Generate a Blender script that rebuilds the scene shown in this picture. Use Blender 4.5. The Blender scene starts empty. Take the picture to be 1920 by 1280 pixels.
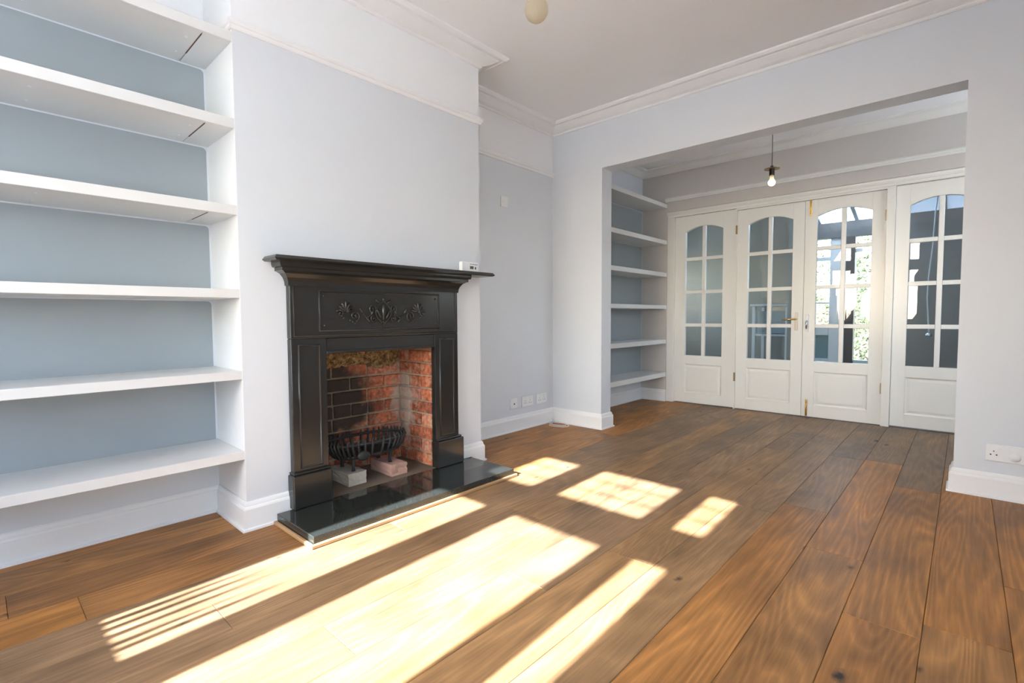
import bpy, bmesh, math, random
from mathutils import Vector, Matrix
random.seed(7)
S = bpy.context.scene
COL = S.collection

# ------------------------------------------------------------------ camera
cam_d = bpy.data.cameras.new('camera')
cam = bpy.data.objects.new('camera', cam_d)
COL.objects.link(cam)
YAW, PITCH, ROLL = -0.7415, -0.0495, -0.0049
cy_, sy_ = math.cos(YAW), math.sin(YAW)
cp_, sp_ = math.cos(PITCH), math.sin(PITCH)
fw = Vector((sy_ * cp_, cy_ * cp_, sp_))
rt = Vector((cy_, -sy_, 0))
up = rt.cross(fw)
r2 = math.cos(ROLL) * rt + math.sin(ROLL) * up
u2 = -math.sin(ROLL) * rt + math.cos(ROLL) * up
M = Matrix((r2, u2, -fw)).transposed().to_4x4()
M.translation = Vector((2.3197, -0.791, 0.9373))
cam.matrix_world = M
cam_d.sensor_width = 36
cam_d.lens = 927.4 / 1920 * 36
cam_d.clip_start = 0.02
S.camera = cam

# ------------------------------------------------------------------ world, sun, exposure
S.view_settings.view_transform = 'Standard'
S.view_settings.look = 'None'
S.view_settings.gamma = 1
S.view_settings.use_curve_mapping = False
S.view_settings.exposure = 1.1
W = bpy.data.worlds.new('world')
S.world = W
W.use_nodes = True
wn = W.node_tree
wn.nodes.clear()
sky = wn.nodes.new('ShaderNodeTexSky')
sky.sky_type = 'NISHITA'
sky.sun_disc = False
sky.sun_elevation = math.radians(31)
sky.sun_rotation = math.radians(180)
sky.air_density = 1.0
sky.dust_density = 2.0
sky.ozone_density = 1.0
bg = wn.nodes.new('ShaderNodeBackground')
SKY = 1.1
bg.inputs['Strength'].default_value = SKY
hs = wn.nodes.new('ShaderNodeHueSaturation')
hs.inputs['Saturation'].default_value = 0.75
wo = wn.nodes.new('ShaderNodeOutputWorld')
wn.links.new(sky.outputs[0], hs.inputs['Color'])
wn.links.new(hs.outputs[0], bg.inputs[0])
wn.links.new(bg.outputs[0], wo.inputs[0])

sun_d = bpy.data.lights.new('sun', 'SUN')
sun_d.energy = 25.0
sun_d.angle = math.radians(0.53)
sun_d.color = (0.92, 0.96, 1.0)
sun = bpy.data.objects.new('sun', sun_d)
COL.objects.link(sun)
sun.rotation_euler = Vector((-0.036, 1.0, -0.60)).to_track_quat('-Z', 'Y').to_euler()
sun.location = (1.5, -6, 5)

def portal(name, loc, direction, sx, sz):
    d = bpy.data.lights.new(name, 'AREA')
    d.shape = 'RECTANGLE'
    d.size, d.size_y = sx, sz
    d.cycles.is_portal = True
    o = bpy.data.objects.new(name, d)
    COL.objects.link(o)
    o.location = loc
    o.rotation_euler = Vector(direction).to_track_quat('-Z', 'Z').to_euler()

portal('portal_front', (1.04, -2.10, 1.6), (0, 1, 0), 1.40, 1.6)
portal('portal_right', (3.70, -1.25, 1.12), (-1, 0, 0), 1.0, 2.16)
portal('portal_back', (3.70, 3.65, 1.6), (-1, 0, 0), .9, 1.2)

# ------------------------------------------------------------------ node helpers
def mat(name):
    m = bpy.data.materials.new(name)
    m.use_nodes = True
    nt = m.node_tree
    b = nt.nodes['Principled BSDF']
    return m, nt, b

def nd(nt, t, **kw):
    n = nt.nodes.new(t)
    for k, v in kw.items():
        if k.startswith('i_'):
            n.inputs[k[2:].replace('_', ' ')].default_value = v
        else:
            setattr(n, k, v)
    return n

def bump(nt, b, src, strength, dist=0.002):
    bn = nd(nt, 'ShaderNodeBump')
    bn.inputs['Strength'].default_value = strength
    bn.inputs['Distance'].default_value = dist
    nt.links.new(src, bn.inputs['Height'])
    nt.links.new(bn.outputs[0], b.inputs['Normal'])

def paint(name, col, rough=0.5, bscale=60.0, bstr=0.12, var=0.03, spec=0.5, coat=0.0):
    m, nt, b = mat(name)
    tc = nd(nt, 'ShaderNodeNewGeometry')
    n = nd(nt, 'ShaderNodeTexNoise')
    n.inputs['Scale'].default_value = bscale
    n.inputs['Detail'].default_value = 4
    nt.links.new(tc.outputs['Position'], n.inputs['Vector'])
    n2 = nd(nt, 'ShaderNodeTexNoise')
    n2.inputs['Scale'].default_value = 1.7
    n2.inputs['Detail'].default_value = 3
    nt.links.new(tc.outputs['Position'], n2.inputs['Vector'])
    mx = nd(nt, 'ShaderNodeMixRGB')
    mx.inputs[1].default_value = tuple(c * (1 - var) for c in col) + (1,)
    mx.inputs[2].default_value = tuple(min(1, c * (1 + var)) for c in col) + (1,)
    nt.links.new(n2.outputs[0], mx.inputs[0])
    nt.links.new(mx.outputs[0], b.inputs['Base Color'])
    b.inputs['Roughness'].default_value = rough
    b.inputs['Specular IOR Level'].default_value = spec
    b.inputs['Coat Weight'].default_value = coat
    b.inputs['Coat Roughness'].default_value = 0.08
    if bstr > 0:
        bump(nt, b, n.outputs[0], bstr, 0.001)
    return m

M_wall = paint('wall paint', (0.70, 0.735, 0.785), 0.45)
M_wall_back = paint('taupe grey wall paint', (0.62, 0.585, 0.555), 0.45)
M_ceil = paint('ceiling paint', (0.90, 0.91, 0.925), 0.7, 110.0, 0.55, 0.02)
M_frieze = paint('frieze paint', (0.88, 0.895, 0.91), 0.5)
M_trim = paint('white gloss paint', (0.87, 0.88, 0.89), 0.28, 25.0, 0.05, 0.015)
M_door = paint('off white door gloss', (0.85, 0.845, 0.81), 0.26, 25.0, 0.05, 0.015)
M_gray = paint('grey blue alcove paint', (0.335, 0.38, 0.41), 0.5)
M_shelf = paint('white shelf paint', (0.735, 0.74, 0.74), 0.35, 30.0, 0.05, 0.015)
M_black = paint('black cast iron enamel', (0.021, 0.0215, 0.021), 0.2, 18.0, 0.06, 0.1, 0.55)
M_iron = paint('matt black iron', (0.022, 0.024, 0.025), 0.5, 90.0, 0.4, 0.2)
M_plastic = paint('white plastic', (0.84, 0.85, 0.86), 0.3, 30.0, 0.0, 0.01)
M_dark = paint('dark opening', (0.02, 0.018, 0.016), 0.6, 30.0, 0.0, 0.1)
M_slot = paint('bare timber groove', (0.10, 0.055, 0.04), 0.7, 30.0, 0.0, 0.1)
M_lcd = paint('grey green display', (0.09, 0.10, 0.09), 0.25, 30.0, 0.0, 0.05)
M_lead = paint('lead came', (0.05, 0.05, 0.055), 0.5, 40.0, 0.0, 0.1)
M_sage = paint('sage grey kitchen wall', (0.31, 0.32, 0.295), 0.6)
M_taupe = paint('taupe kitchen wall', (0.27, 0.25, 0.22), 0.6)
M_upvc = paint('white window plastic', (0.80, 0.83, 0.85), 0.3, 30.0, 0.0, 0.01)
M_teal = paint('teal panel', (0.20, 0.33, 0.35), 0.4, 30.0, 0.0, 0.03)
M_post = paint('dark taupe post', (0.10, 0.085, 0.075), 0.5)
M_beam = paint('grey beam', (0.16, 0.16, 0.16), 0.5)
M_tile = paint('grey floor tile', (0.20, 0.20, 0.19), 0.4, 8.0, 0.05, 0.15)
M_curtain = paint('cream curtain', (0.50, 0.48, 0.38), 0.8, 200.0, 0.3, 0.04)
M_bounce_paving = paint('pale bounce paving', (0.70, 0.69, 0.68), 0.8, 20.0, 0.2, 0.2)
M_lawn = paint('lawn grass', (0.06, 0.10, 0.03), 0.9, 40.0, 0.6, 0.4)
M_fence = paint('fence boards', (0.16, 0.12, 0.09), 0.7, 30.0, 0.2, 0.2)
M_rack = paint('varnished rack wood', (0.30, 0.17, 0.08), 0.5, 30.0, 0.1, 0.2)
M_brickext = paint('upper shade block render', (0.45, 0.40, 0.35), 0.8, 30.0, 0.2, 0.1)

def metal(name, col, rough):
    m, nt, b = mat(name)
    b.inputs['Metallic'].default_value = 1
    b.inputs['Roughness'].default_value = rough
    n = nd(nt, 'ShaderNodeTexNoise')
    n.inputs['Scale'].default_value = 40
    mx = nd(nt, 'ShaderNodeMixRGB')
    mx.inputs[1].default_value = tuple(c * .8 for c in col) + (1,)
    mx.inputs[2].default_value = tuple(col) + (1,)
    nt.links.new(n.outputs[0], mx.inputs[0])
    nt.links.new(mx.outputs[0], b.inputs['Base Color'])
    return m
M_brass = metal('polished brass', (0.80, 0.55, 0.20), 0.22)
M_oldbrass = metal('aged brass', (0.34, 0.25, 0.10), 0.35)
M_bronze = metal('dark bronze', (0.10, 0.08, 0.06), 0.3)
M_chrome = metal('chrome', (0.85, 0.85, 0.85), 0.08)
M_hingemat = metal('hinge steel', (0.35, 0.27, 0.16), 0.35)

def glass(name, tint=(1, 1, 1), refl=0.9):
    m = bpy.data.materials.new(name)
    m.use_nodes = True
    nt = m.node_tree
    nt.nodes.clear()
    out = nd(nt, 'ShaderNodeOutputMaterial')
    tr = nd(nt, 'ShaderNodeBsdfTransparent')
    tr.inputs[0].default_value = tint + (1,)
    gl = nd(nt, 'ShaderNodeBsdfGlossy')
    gl.inputs['Roughness'].default_value = 0.01
    gl.inputs['Color'].default_value = (refl, refl, refl, 1)
    lw = nd(nt, 'ShaderNodeLayerWeight'); lw.inputs['Blend'].default_value = .5
    p5 = nd(nt, 'ShaderNodeMath', operation='POWER'); p5.inputs[1].default_value = 5.0
    nt.links.new(lw.outputs['Facing'], p5.inputs[0])
    fr = nd(nt, 'ShaderNodeMath', operation='MULTIPLY_ADD'); fr.inputs[1].default_value = .9; fr.inputs[2].default_value = .06
    nt.links.new(p5.outputs[0], fr.inputs[0])
    mx = nd(nt, 'ShaderNodeMixShader')
    nt.links.new(fr.outputs[0], mx.inputs[0])
    nt.links.new(tr.outputs[0], mx.inputs[1])
    nt.links.new(gl.outputs[0], mx.inputs[2])
    nt.links.new(mx.outputs[0], out.inputs[0])
    return m
M_glass = glass('clear glass', (0.97, 0.985, 0.98))
M_doorglass = glass('door glass', (0.88, 0.93, 0.92))
M_bulb = glass('hazy amber bulb glass', (0.95, 0.90, 0.80))
_n = M_bulb.node_tree
_d = nd(_n, 'ShaderNodeBsdfTranslucent'); _d.inputs[0].default_value = (.66, .60, .49, 1)
_e = nd(_n, 'ShaderNodeBsdfDiffuse'); _e.inputs[0].default_value = (.56, .50, .40, 1)
_m = nd(_n, 'ShaderNodeMixShader'); _m.inputs[0].default_value = .5
_m2 = nd(_n, 'ShaderNodeMixShader'); _m2.inputs[0].default_value = .55
_mo = [q for q in _n.nodes if q.type == 'OUTPUT_MATERIAL'][0]
_src = [q for q in _n.nodes if q.type == 'BSDF_TRANSPARENT'][0]
_n.links.new(_d.outputs[0], _m.inputs[1]); _n.links.new(_e.outputs[0], _m.inputs[2])
_n.links.new(_src.outputs[0], _m2.inputs[1]); _n.links.new(_m.outputs[0], _m2.inputs[2])
_n.links.new(_m2.outputs[0], _mo.inputs[0])

# polished granite
M_granite, nt, b = mat('polished black granite')
n = nd(nt, 'ShaderNodeTexVoronoi'); n.inputs['Scale'].default_value = 260
g = nd(nt, 'ShaderNodeNewGeometry'); nt.links.new(g.outputs['Position'], n.inputs['Vector'])
cr = nd(nt, 'ShaderNodeValToRGB')
cr.color_ramp.elements[0].color = (0.016, 0.018, 0.017, 1)
cr.color_ramp.elements[1].color = (0.034, 0.039, 0.036, 1)
nt.links.new(n.outputs['Distance'], cr.inputs[0]); nt.links.new(cr.outputs[0], b.inputs['Base Color'])
b.inputs['Roughness'].default_value = 0.06
b.inputs['Specular IOR Level'].default_value = 0.7

# oak boards (object space: y runs along the board), per-board tone from Object Info
def oak(name, ramp, g0=.86, g1=1.08):
    m, nt, b = mat(name)
    L = nt.links
    tc = nd(nt, 'ShaderNodeTexCoord')
    oi = nd(nt, 'ShaderNodeObjectInfo')
    mul = nd(nt, 'ShaderNodeVectorMath', operation='SCALE'); mul.inputs[0].default_value = (13.7, 57.1, 31.3)
    L.new(oi.outputs['Random'], mul.inputs['Scale'])
    add = nd(nt, 'ShaderNodeVectorMath', operation='ADD')
    L.new(tc.outputs['Object'], add.inputs[0]); L.new(mul.outputs[0], add.inputs[1])
    mp = nd(nt, 'ShaderNodeMapping'); mp.inputs['Scale'].default_value = (1, 0.10, 1)
    L.new(add.outputs[0], mp.inputs['Vector'])
    # broad warped field -> cathedral grain lines
    n1 = nd(nt, 'ShaderNodeTexNoise'); n1.inputs['Scale'].default_value = 4.5; n1.inputs['Detail'].default_value = 1.2; n1.inputs['Distortion'].default_value = 0.5
    L.new(mp.outputs[0], n1.inputs['Vector'])
    ml = nd(nt, 'ShaderNodeMath', operation='MULTIPLY'); ml.inputs[1].default_value = 44.0
    L.new(n1.outputs[0], ml.inputs[0])
    fr = nd(nt, 'ShaderNodeMath', operation='PINGPONG'); fr.inputs[1].default_value = 1.0
    L.new(ml.outputs[0], fr.inputs[0])
    pw = nd(nt, 'ShaderNodeMath', operation='POWER'); pw.inputs[1].default_value = 1.6
    L.new(fr.outputs[0], pw.inputs[0])
    # fine fibres
    mp2 = nd(nt, 'ShaderNodeMapping'); mp2.inputs['Scale'].default_value = (110, 5, 60)
    L.new(add.outputs[0], mp2.inputs['Vector'])
    n2 = nd(nt, 'ShaderNodeTexNoise'); n2.inputs['Scale'].default_value = 1.0; n2.inputs['Detail'].default_value = 3
    L.new(mp2.outputs[0], n2.inputs['Vector'])
    # blotches
    mp3 = nd(nt, 'ShaderNodeMapping'); mp3.inputs['Scale'].default_value = (1, .45, 1)
    L.new(add.outputs[0], mp3.inputs['Vector'])
    n3 = nd(nt, 'ShaderNodeTexNoise'); n3.inputs['Scale'].default_value = 6.0; n3.inputs['Detail'].default_value = 4
    L.new(mp3.outputs[0], n3.inputs['Vector'])
    base = nd(nt, 'ShaderNodeValToRGB')
    e = base.color_ramp.elements
    e[0].position = 0.0; e[0].color = ramp[0] + (1,)
    e[1].position = 1.0; e[1].color = ramp[3] + (1,)
    k = e.new(0.35); k.color = ramp[1] + (1,)
    k = e.new(0.7); k.color = ramp[2] + (1,)
    L.new(oi.outputs['Random'], base.inputs[0])
    # tone by blotch
    bl = nd(nt, 'ShaderNodeMapRange'); bl.inputs[1].default_value = .3; bl.inputs[2].default_value = .75; bl.inputs[3].default_value = 0.62; bl.inputs[4].default_value = 1.30
    L.new(n3.outputs[0], bl.inputs[0])
    gr = nd(nt, 'ShaderNodeMapRange'); gr.inputs[3].default_value = g0; gr.inputs[4].default_value = g1
    L.new(pw.outputs[0], gr.inputs[0])
    fi = nd(nt, 'ShaderNodeMapRange'); fi.inputs[1].default_value = .3; fi.inputs[2].default_value = .7; fi.inputs[3].default_value = 0.80; fi.inputs[4].default_value = 1.12
    L.new(n2.outputs[0], fi.inputs[0])
    m1 = nd(nt, 'ShaderNodeMath', operation='MULTIPLY'); L.new(bl.outputs[0], m1.inputs[0]); L.new(gr.outputs[0], m1.inputs[1])
    m2 = nd(nt, 'ShaderNodeMath', operation='MULTIPLY'); L.new(m1.outputs[0], m2.inputs[0]); L.new(fi.outputs[0], m2.inputs[1])
    vm = nd(nt, 'ShaderNodeVectorMath', operation='SCALE')
    L.new(base.outputs[0], vm.inputs[0]); L.new(m2.outputs[0], vm.inputs['Scale'])
    # knots
    mp4 = nd(nt, 'ShaderNodeMapping'); mp4.inputs['Scale'].default_value = (4.2, 2.1, 0.01)
    L.new(add.outputs[0], mp4.inputs['Vector'])
    vo = nd(nt, 'ShaderNodeTexVoronoi'); vo.voronoi_dimensions = '2D'; vo.inputs['Scale'].default_value = 1.0
    L.new(mp4.outputs[0], vo.inputs['Vector'])
    kn = nd(nt, 'ShaderNodeMapRange'); kn.inputs[1].default_value = 0.075; kn.inputs[2].default_value = 0.135; kn.inputs[3].default_value = 1; kn.inputs[4].default_value = 0
    kz = nd(nt, 'ShaderNodeTexNoise'); kz.inputs['Scale'].default_value = 45; kz.inputs['Detail'].default_value = 3
    L.new(add.outputs[0], kz.inputs['Vector'])
    kw = nd(nt, 'ShaderNodeMath', operation='MULTIPLY_ADD'); kw.inputs[1].default_value = .09; L.new(kz.outputs[0], kw.inputs[0]); L.new(vo.outputs['Distance'], kw.inputs[2])
    ksz = nd(nt, 'ShaderNodeSeparateColor'); L.new(vo.outputs['Color'], ksz.inputs[0])
    kf = nd(nt, 'ShaderNodeMath', operation='MULTIPLY_ADD'); kf.inputs[1].default_value = .05; L.new(ksz.outputs[1], kf.inputs[0]); L.new(kw.outputs[0], kf.inputs[2])
    L.new(kf.outputs[0], kn.inputs[0])
    ks = nd(nt, 'ShaderNodeSeparateColor'); L.new(vo.outputs['Color'], ks.inputs[0])
    kg = nd(nt, 'ShaderNodeMath', operation='GREATER_THAN'); kg.inputs[1].default_value = 0.80
    L.new(ks.outputs[0], kg.inputs[0])
    km = nd(nt, 'ShaderNodeMath', operation='MULTIPLY'); L.new(kn.outputs[0], km.inputs[0]); L.new(kg.outputs[0], km.inputs[1])
    mx = nd(nt, 'ShaderNodeMixRGB'); mx.inputs[2].default_value = (0.03, 0.022, 0.018, 1)
    L.new(km.outputs[0], mx.inputs[0]); L.new(vm.outputs[0], mx.inputs[1])
    L.new(mx.outputs[0], b.inputs['Base Color'])
    ro = nd(nt, 'ShaderNodeMapRange'); ro.inputs[3].default_value = 0.38; ro.inputs[4].default_value = 0.56
    L.new(n3.outputs[0], ro.inputs[0]); L.new(ro.outputs[0], b.inputs['Roughness'])
    b.inputs['Specular IOR Level'].default_value = 0.25
    bump(nt, b, m2.outputs[0], 0.25, 0.0015)
    return m
M_oak = oak('oak floorboards', ((0.250, 0.154, 0.084), (0.285, 0.178, 0.100), (0.330, 0.200, 0.104), (0.370, 0.205, 0.086)))
M_oak_warm = oak('warm oak floorboards', ((0.335, 0.160, 0.060), (0.420, 0.205, 0.070), (0.450, 0.200, 0.058), (0.475, 0.215, 0.062)), .80, 1.10)
M_beading = paint('pale oak beading', (0.42, 0.26, 0.13), 0.45, 60.0, 0.1, 0.15)

# bricks of the firebox: colour per brick, soot and lime stains of their own shape
def brickmat(name, mortar=False):
    m, nt, b = mat(name)
    L = nt.links
    g = nd(nt, 'ShaderNodeNewGeometry')
    oi = nd(nt, 'ShaderNodeObjectInfo')
    n = nd(nt, 'ShaderNodeTexNoise'); n.inputs['Scale'].default_value = 38; n.inputs['Detail'].default_value = 5
    L.new(g.outputs['Position'], n.inputs['Vector'])
    nb = nd(nt, 'ShaderNodeTexNoise'); nb.inputs['Scale'].default_value = 11; nb.inputs['Detail'].default_value = 4
    L.new(g.outputs['Position'], nb.inputs['Vector'])
    if mortar:
        c0 = nd(nt, 'ShaderNodeMixRGB'); c0.inputs[1].default_value = (0.20, 0.14, 0.09, 1); c0.inputs[2].default_value = (0.62, 0.50, 0.36, 1)
        L.new(n.outputs[0], c0.inputs[0]); col = c0.outputs[0]
    else:
        cr = nd(nt, 'ShaderNodeValToRGB'); e = cr.color_ramp.elements
        e[0].color = (0.30, 0.085, 0.045, 1); e[1].color = (0.66, 0.26, 0.11, 1)
        k = e.new(.5); k.color = (0.52, 0.16, 0.075, 1)
        k = e.new(.8); k.color = (0.44, 0.18, 0.13, 1)
        L.new(oi.outputs['Random'], cr.inputs[0])
        sc = nd(nt, 'ShaderNodeMapRange'); sc.inputs[1].default_value = .3; sc.inputs[2].default_value = .7; sc.inputs[3].default_value = .40; sc.inputs[4].default_value = 1.5
        L.new(n.outputs[0], sc.inputs[0])
        v = nd(nt, 'ShaderNodeVectorMath', operation='SCALE'); L.new(cr.outputs[0], v.inputs[0]); L.new(sc.outputs[0], v.inputs['Scale'])
        ns = nd(nt, 'ShaderNodeTexNoise'); ns.inputs['Scale'].default_value = 24; ns.inputs['Detail'].default_value = 6; ns.inputs['Roughness'].default_value = .7
        L.new(g.outputs['Position'], ns.inputs['Vector'])
        th = nd(nt, 'ShaderNodeMapRange'); th.inputs[1].default_value = .54; th.inputs[2].default_value = .62; th.inputs[3].default_value = 0; th.inputs[4].default_value = .7
        L.new(ns.outputs[0], th.inputs[0])
        mm = nd(nt, 'ShaderNodeMixRGB'); mm.inputs[2].default_value = (0.46, 0.36, 0.25, 1)
        L.new(th.outputs[0], mm.inputs[0]); L.new(v.outputs[0], mm.inputs[1])
        col = mm.outputs[0]
    def blob(center, scale, r0, r1, warp):
        mp = nd(nt, 'ShaderNodeVectorMath', operation='SUBTRACT'); mp.inputs[1].default_value = center
        L.new(g.outputs['Position'], mp.inputs[0])
        ms = nd(nt, 'ShaderNodeVectorMath', operation='MULTIPLY'); ms.inputs[1].default_value = scale
        L.new(mp.outputs[0], ms.inputs[0])
        ln = nd(nt, 'ShaderNodeVectorMath', operation='LENGTH'); L.new(ms.outputs[0], ln.inputs[0])
        w = nd(nt, 'ShaderNodeMath', operation='MULTIPLY_ADD'); w.inputs[1].default_value = warp; L.new(nb.outputs[0], w.inputs[0]); L.new(ln.outputs['Value'], w.inputs[2])
        r = nd(nt, 'ShaderNodeMapRange'); r.inputs[1].default_value = r0 + warp * .5; r.inputs[2].default_value = r1 + warp * .5; r.inputs[3].default_value = 1; r.inputs[4].default_value = 0
        L.new(w.outputs[0], r.inputs[0]); return r.outputs[0]
    soot = blob((-.32, .585, .46), (1, .85, 1.0), .17, .27, .24)
    lime = blob((-.27, 1.02, .42), (1.0, 1.6, .36), .05, .11, .26)
    a = nd(nt, 'ShaderNodeMath', operation='MULTIPLY'); a.inputs[1].default_value = .60 if mortar else .96; L.new(soot, a.inputs[0])
    mx = nd(nt, 'ShaderNodeMixRGB'); mx.inputs[2].default_value = (0.020, 0.020, 0.017, 1); L.new(a.outputs[0], mx.inputs[0]); L.new(col, mx.inputs[1])
    a2 = nd(nt, 'ShaderNodeMath', operation='MULTIPLY'); a2.inputs[1].default_value = .75; L.new(lime, a2.inputs[0])
    mx2 = nd(nt, 'ShaderNodeMixRGB'); mx2.inputs[2].default_value = (0.48, 0.43, 0.36, 1); L.new(a2.outputs[0], mx2.inputs[0]); L.new(mx.outputs[0], mx2.inputs[1])
    L.new(mx2.outputs[0], b.inputs['Base Color'])
    b.inputs['Roughness'].default_value = 0.85
    bump(nt, b, n.outputs[0], 0.6, 0.004)
    return m
M_brick = brickmat('old red brick')
M_mortar = brickmat('lime mortar', True)
M_sand, nt, b = mat('sandy rough render')
g = nd(nt, 'ShaderNodeNewGeometry'); n = nd(nt, 'ShaderNodeTexNoise'); n.inputs['Scale'].default_value = 45; n.inputs['Detail'].default_value = 7; n.inputs['Roughness'].default_value = .7
nt.links.new(g.outputs['Position'], n.inputs['Vector'])
cr = nd(nt, 'ShaderNodeValToRGB'); e = cr.color_ramp.elements
e[0].position = .36; e[0].color = (0.05, 0.028, 0.012, 1); e[1].position = .68; e[1].color = (0.58, 0.40, 0.20, 1)
k = e.new(.5); k.color = (0.26, 0.155, 0.065, 1)
nt.links.new(n.outputs[0], cr.inputs[0]); nt.links.new(cr.outputs[0], b.inputs['Base Color'])
b.inputs['Roughness'].default_value = .9
bump(nt, b, n.outputs[0], .9, .01)
M_palebrick = paint('pale rough brick', (0.50, 0.46, 0.38), 0.9, 60.0, 0.9, 0.15)
M_pinkbrick = paint('pink rough brick', (0.50, 0.30, 0.24), 0.9, 60.0, 0.9, 0.15)

# leaves
M_leaf, nt, b = mat('leaf green')
oi = nd(nt, 'ShaderNodeObjectInfo')
g = nd(nt, 'ShaderNodeNewGeometry')
cr = nd(nt, 'ShaderNodeValToRGB')
cr.color_ramp.elements[0].color = (0.03, 0.06, 0.02, 1)
cr.color_ramp.elements[1].color = (0.20, 0.21, 0.12, 1)
nt.links.new(g.outputs['Random Per Island'], cr.inputs[0]); nt.links.new(cr.outputs[0], b.inputs['Base Color'])
b.inputs['Roughness'].default_value = 0.5

# ------------------------------------------------------------------ mesh helpers
def new_bm():
    return bmesh.new()

def obj(name, bm, m, parent=None, smooth=False, bevel=0, loc=None):
    me = bpy.data.meshes.new(name)
    bmesh.ops.recalc_face_normals(bm, faces=bm.faces[:])
    bm.to_mesh(me)
    bm.free()
    me.materials.append(m)
    if smooth:
        for p in me.polygons:
            p.use_smooth = True
    o = bpy.data.objects.new(name, me)
    COL.objects.link(o)
    if parent is not None:
        o.parent = parent
        pl = parent_world(parent)
        o.location = -pl
    return o

def parent_world(p):
    l = Vector((0, 0, 0))
    while p is not None:
        l += p.location
        p = p.parent
    return l

def empty(name, loc, label=None, cat=None, group=None, kind=None):
    o = bpy.data.objects.new(name, None)
    o.empty_display_size = .05
    o.location = loc
    COL.objects.link(o)
    tag(o, label, cat, group, kind)
    return o

def tag(o, label=None, cat=None, group=None, kind=None):
    if label: o['label'] = label
    if cat: o['category'] = cat
    if group: o['group'] = group
    if kind: o['kind'] = kind
    return o

def box(bm, x0, x1, y0, y1, z0, z1, bev=0.0, seg=1):
    r = bmesh.ops.create_cube(bm, size=1)
    vs = r['verts']
    bmesh.ops.scale(bm, vec=(x1 - x0, y1 - y0, z1 - z0), verts=vs)
    bmesh.ops.translate(bm, vec=((x0 + x1) / 2, (y0 + y1) / 2, (z0 + z1) / 2), verts=vs)
    if bev > 0:
        es = list({e for v in vs for e in v.link_edges})
        bmesh.ops.bevel(bm, geom=es, offset=bev, segments=seg, affect='EDGES', profile=.5)
    return vs

def bxo(name, ext, m, parent=None, bev=0.0, seg=1, kind=None):
    bm = new_bm()
    box(bm, *ext, bev=bev, seg=seg)
    o = obj(name, bm, m, parent)
    if kind: o['kind'] = kind
    return o

def boxes(name, exts, m, parent=None, kind=None, bev=0.0):
    bm = new_bm()
    for e in exts: box(bm, *e, bev=bev)
    o = obj(name, bm, m, parent)
    if kind: o['kind'] = kind
    return o

def sweep(name, path, prof, m, parent=None, kind=None, side=1, closed_profile=True):
    """prof: list of (d, z) with d measured to the right of the walking direction"""
    bm = new_bm()
    n = len(path)
    P = [Vector((p[0], p[1])) for p in path]
    rows = []
    for i in range(n):
        if i == 0: t = (P[1] - P[0]).normalized(); nrm = Vector((t.y, -t.x)); k = 1
        elif i == n - 1: t = (P[-1] - P[-2]).normalized(); nrm = Vector((t.y, -t.x)); k = 1
        else:
            a = (P[i] - P[i - 1]).normalized(); c = (P[i + 1] - P[i]).normalized()
            na = Vector((a.y, -a.x)); nc = Vector((c.y, -c.x))
            nrm = (na + nc)
            if nrm.length < 1e-6: nrm = na
            nrm.normalize(); k = 1 / max(.2, nrm.dot(na))
        rows.append([bm.verts.new((P[i].x + nrm.x * d * k * side, P[i].y + nrm.y * d * k * side, z)) for d, z in prof])
    m_ = len(prof)
    for i in range(n - 1):
        for j in range(m_ if closed_profile else m_ - 1):
            a, b_ = rows[i][j], rows[i][(j + 1) % m_]
            c, d_ = rows[i + 1][(j + 1) % m_], rows[i + 1][j]
            bm.faces.new((a, b_, c, d_))
    if closed_profile:
        bm.faces.new(rows[0]); bm.faces.new(rows[-1][::-1])
    o = obj(name, bm, m, parent)
    if kind: o['kind'] = kind
    return o

def tube(bm, pts, rad, seg=8, cap=True):
    pts = [Vector(p) for p in pts]
    if not isinstance(rad, (list, tuple)): rad = [rad] * len(pts)
    rings = []
    prev = None
    for i, p in enumerate(pts):
        if i == 0: t = pts[1] - pts[0]
        elif i == len(pts) - 1: t = pts[-1] - pts[-2]
        else: t = pts[i + 1] - pts[i - 1]
        t.normalize()
        if prev is None:
            ref = Vector((0, 0, 1)) if abs(t.z) < .9 else Vector((1, 0, 0))
            u = t.cross(ref).normalized()
        else:
            u = (prev - t * prev.dot(t)).normalized()
        prev = u
        v = t.cross(u)
        rings.append([bm.verts.new(p + (u * math.cos(a) + v * math.sin(a)) * rad[i]) for a in [2 * math.pi * k / seg for k in range(seg)]])
    for i in range(len(rings) - 1):
        for k in range(seg):
            bm.faces.new((rings[i][k], rings[i][(k + 1) % seg], rings[i + 1][(k + 1) % seg], rings[i + 1][k]))
    if cap:
        bm.faces.new(rings[0][::-1]); bm.faces.new(rings[-1])

def lathe(bm, prof, center, seg=24):
    rings = []
    cx, cy, cz = center
    for r, z in prof:
        if r < 1e-6: rings.append([bm.verts.new((cx, cy, cz + z))])
        else: rings.append([bm.verts.new((cx + r * math.cos(2 * math.pi * k / seg), cy + r * math.sin(2 * math.pi * k / seg), cz + z)) for k in range(seg)])
    for a, b_ in zip(rings, rings[1:]):
        for k in range(seg):
            k2 = (k + 1) % seg
            if len(a) == 1 and len(b_) == 1: continue
            if len(a) == 1: bm.faces.new((a[0], b_[k], b_[k2]))
            elif len(b_) == 1: bm.faces.new((a[k], a[k2], b_[0]))
            else: bm.faces.new((a[k], a[k2], b_[k2], b_[k]))

def blob(bm, c, r, sub=1):
    q = bmesh.ops.create_icosphere(bm, subdivisions=sub, radius=1)
    bmesh.ops.scale(bm, vec=r, verts=q['verts'])
    bmesh.ops.translate(bm, vec=c, verts=q['verts'])
    return q['verts']

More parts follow.
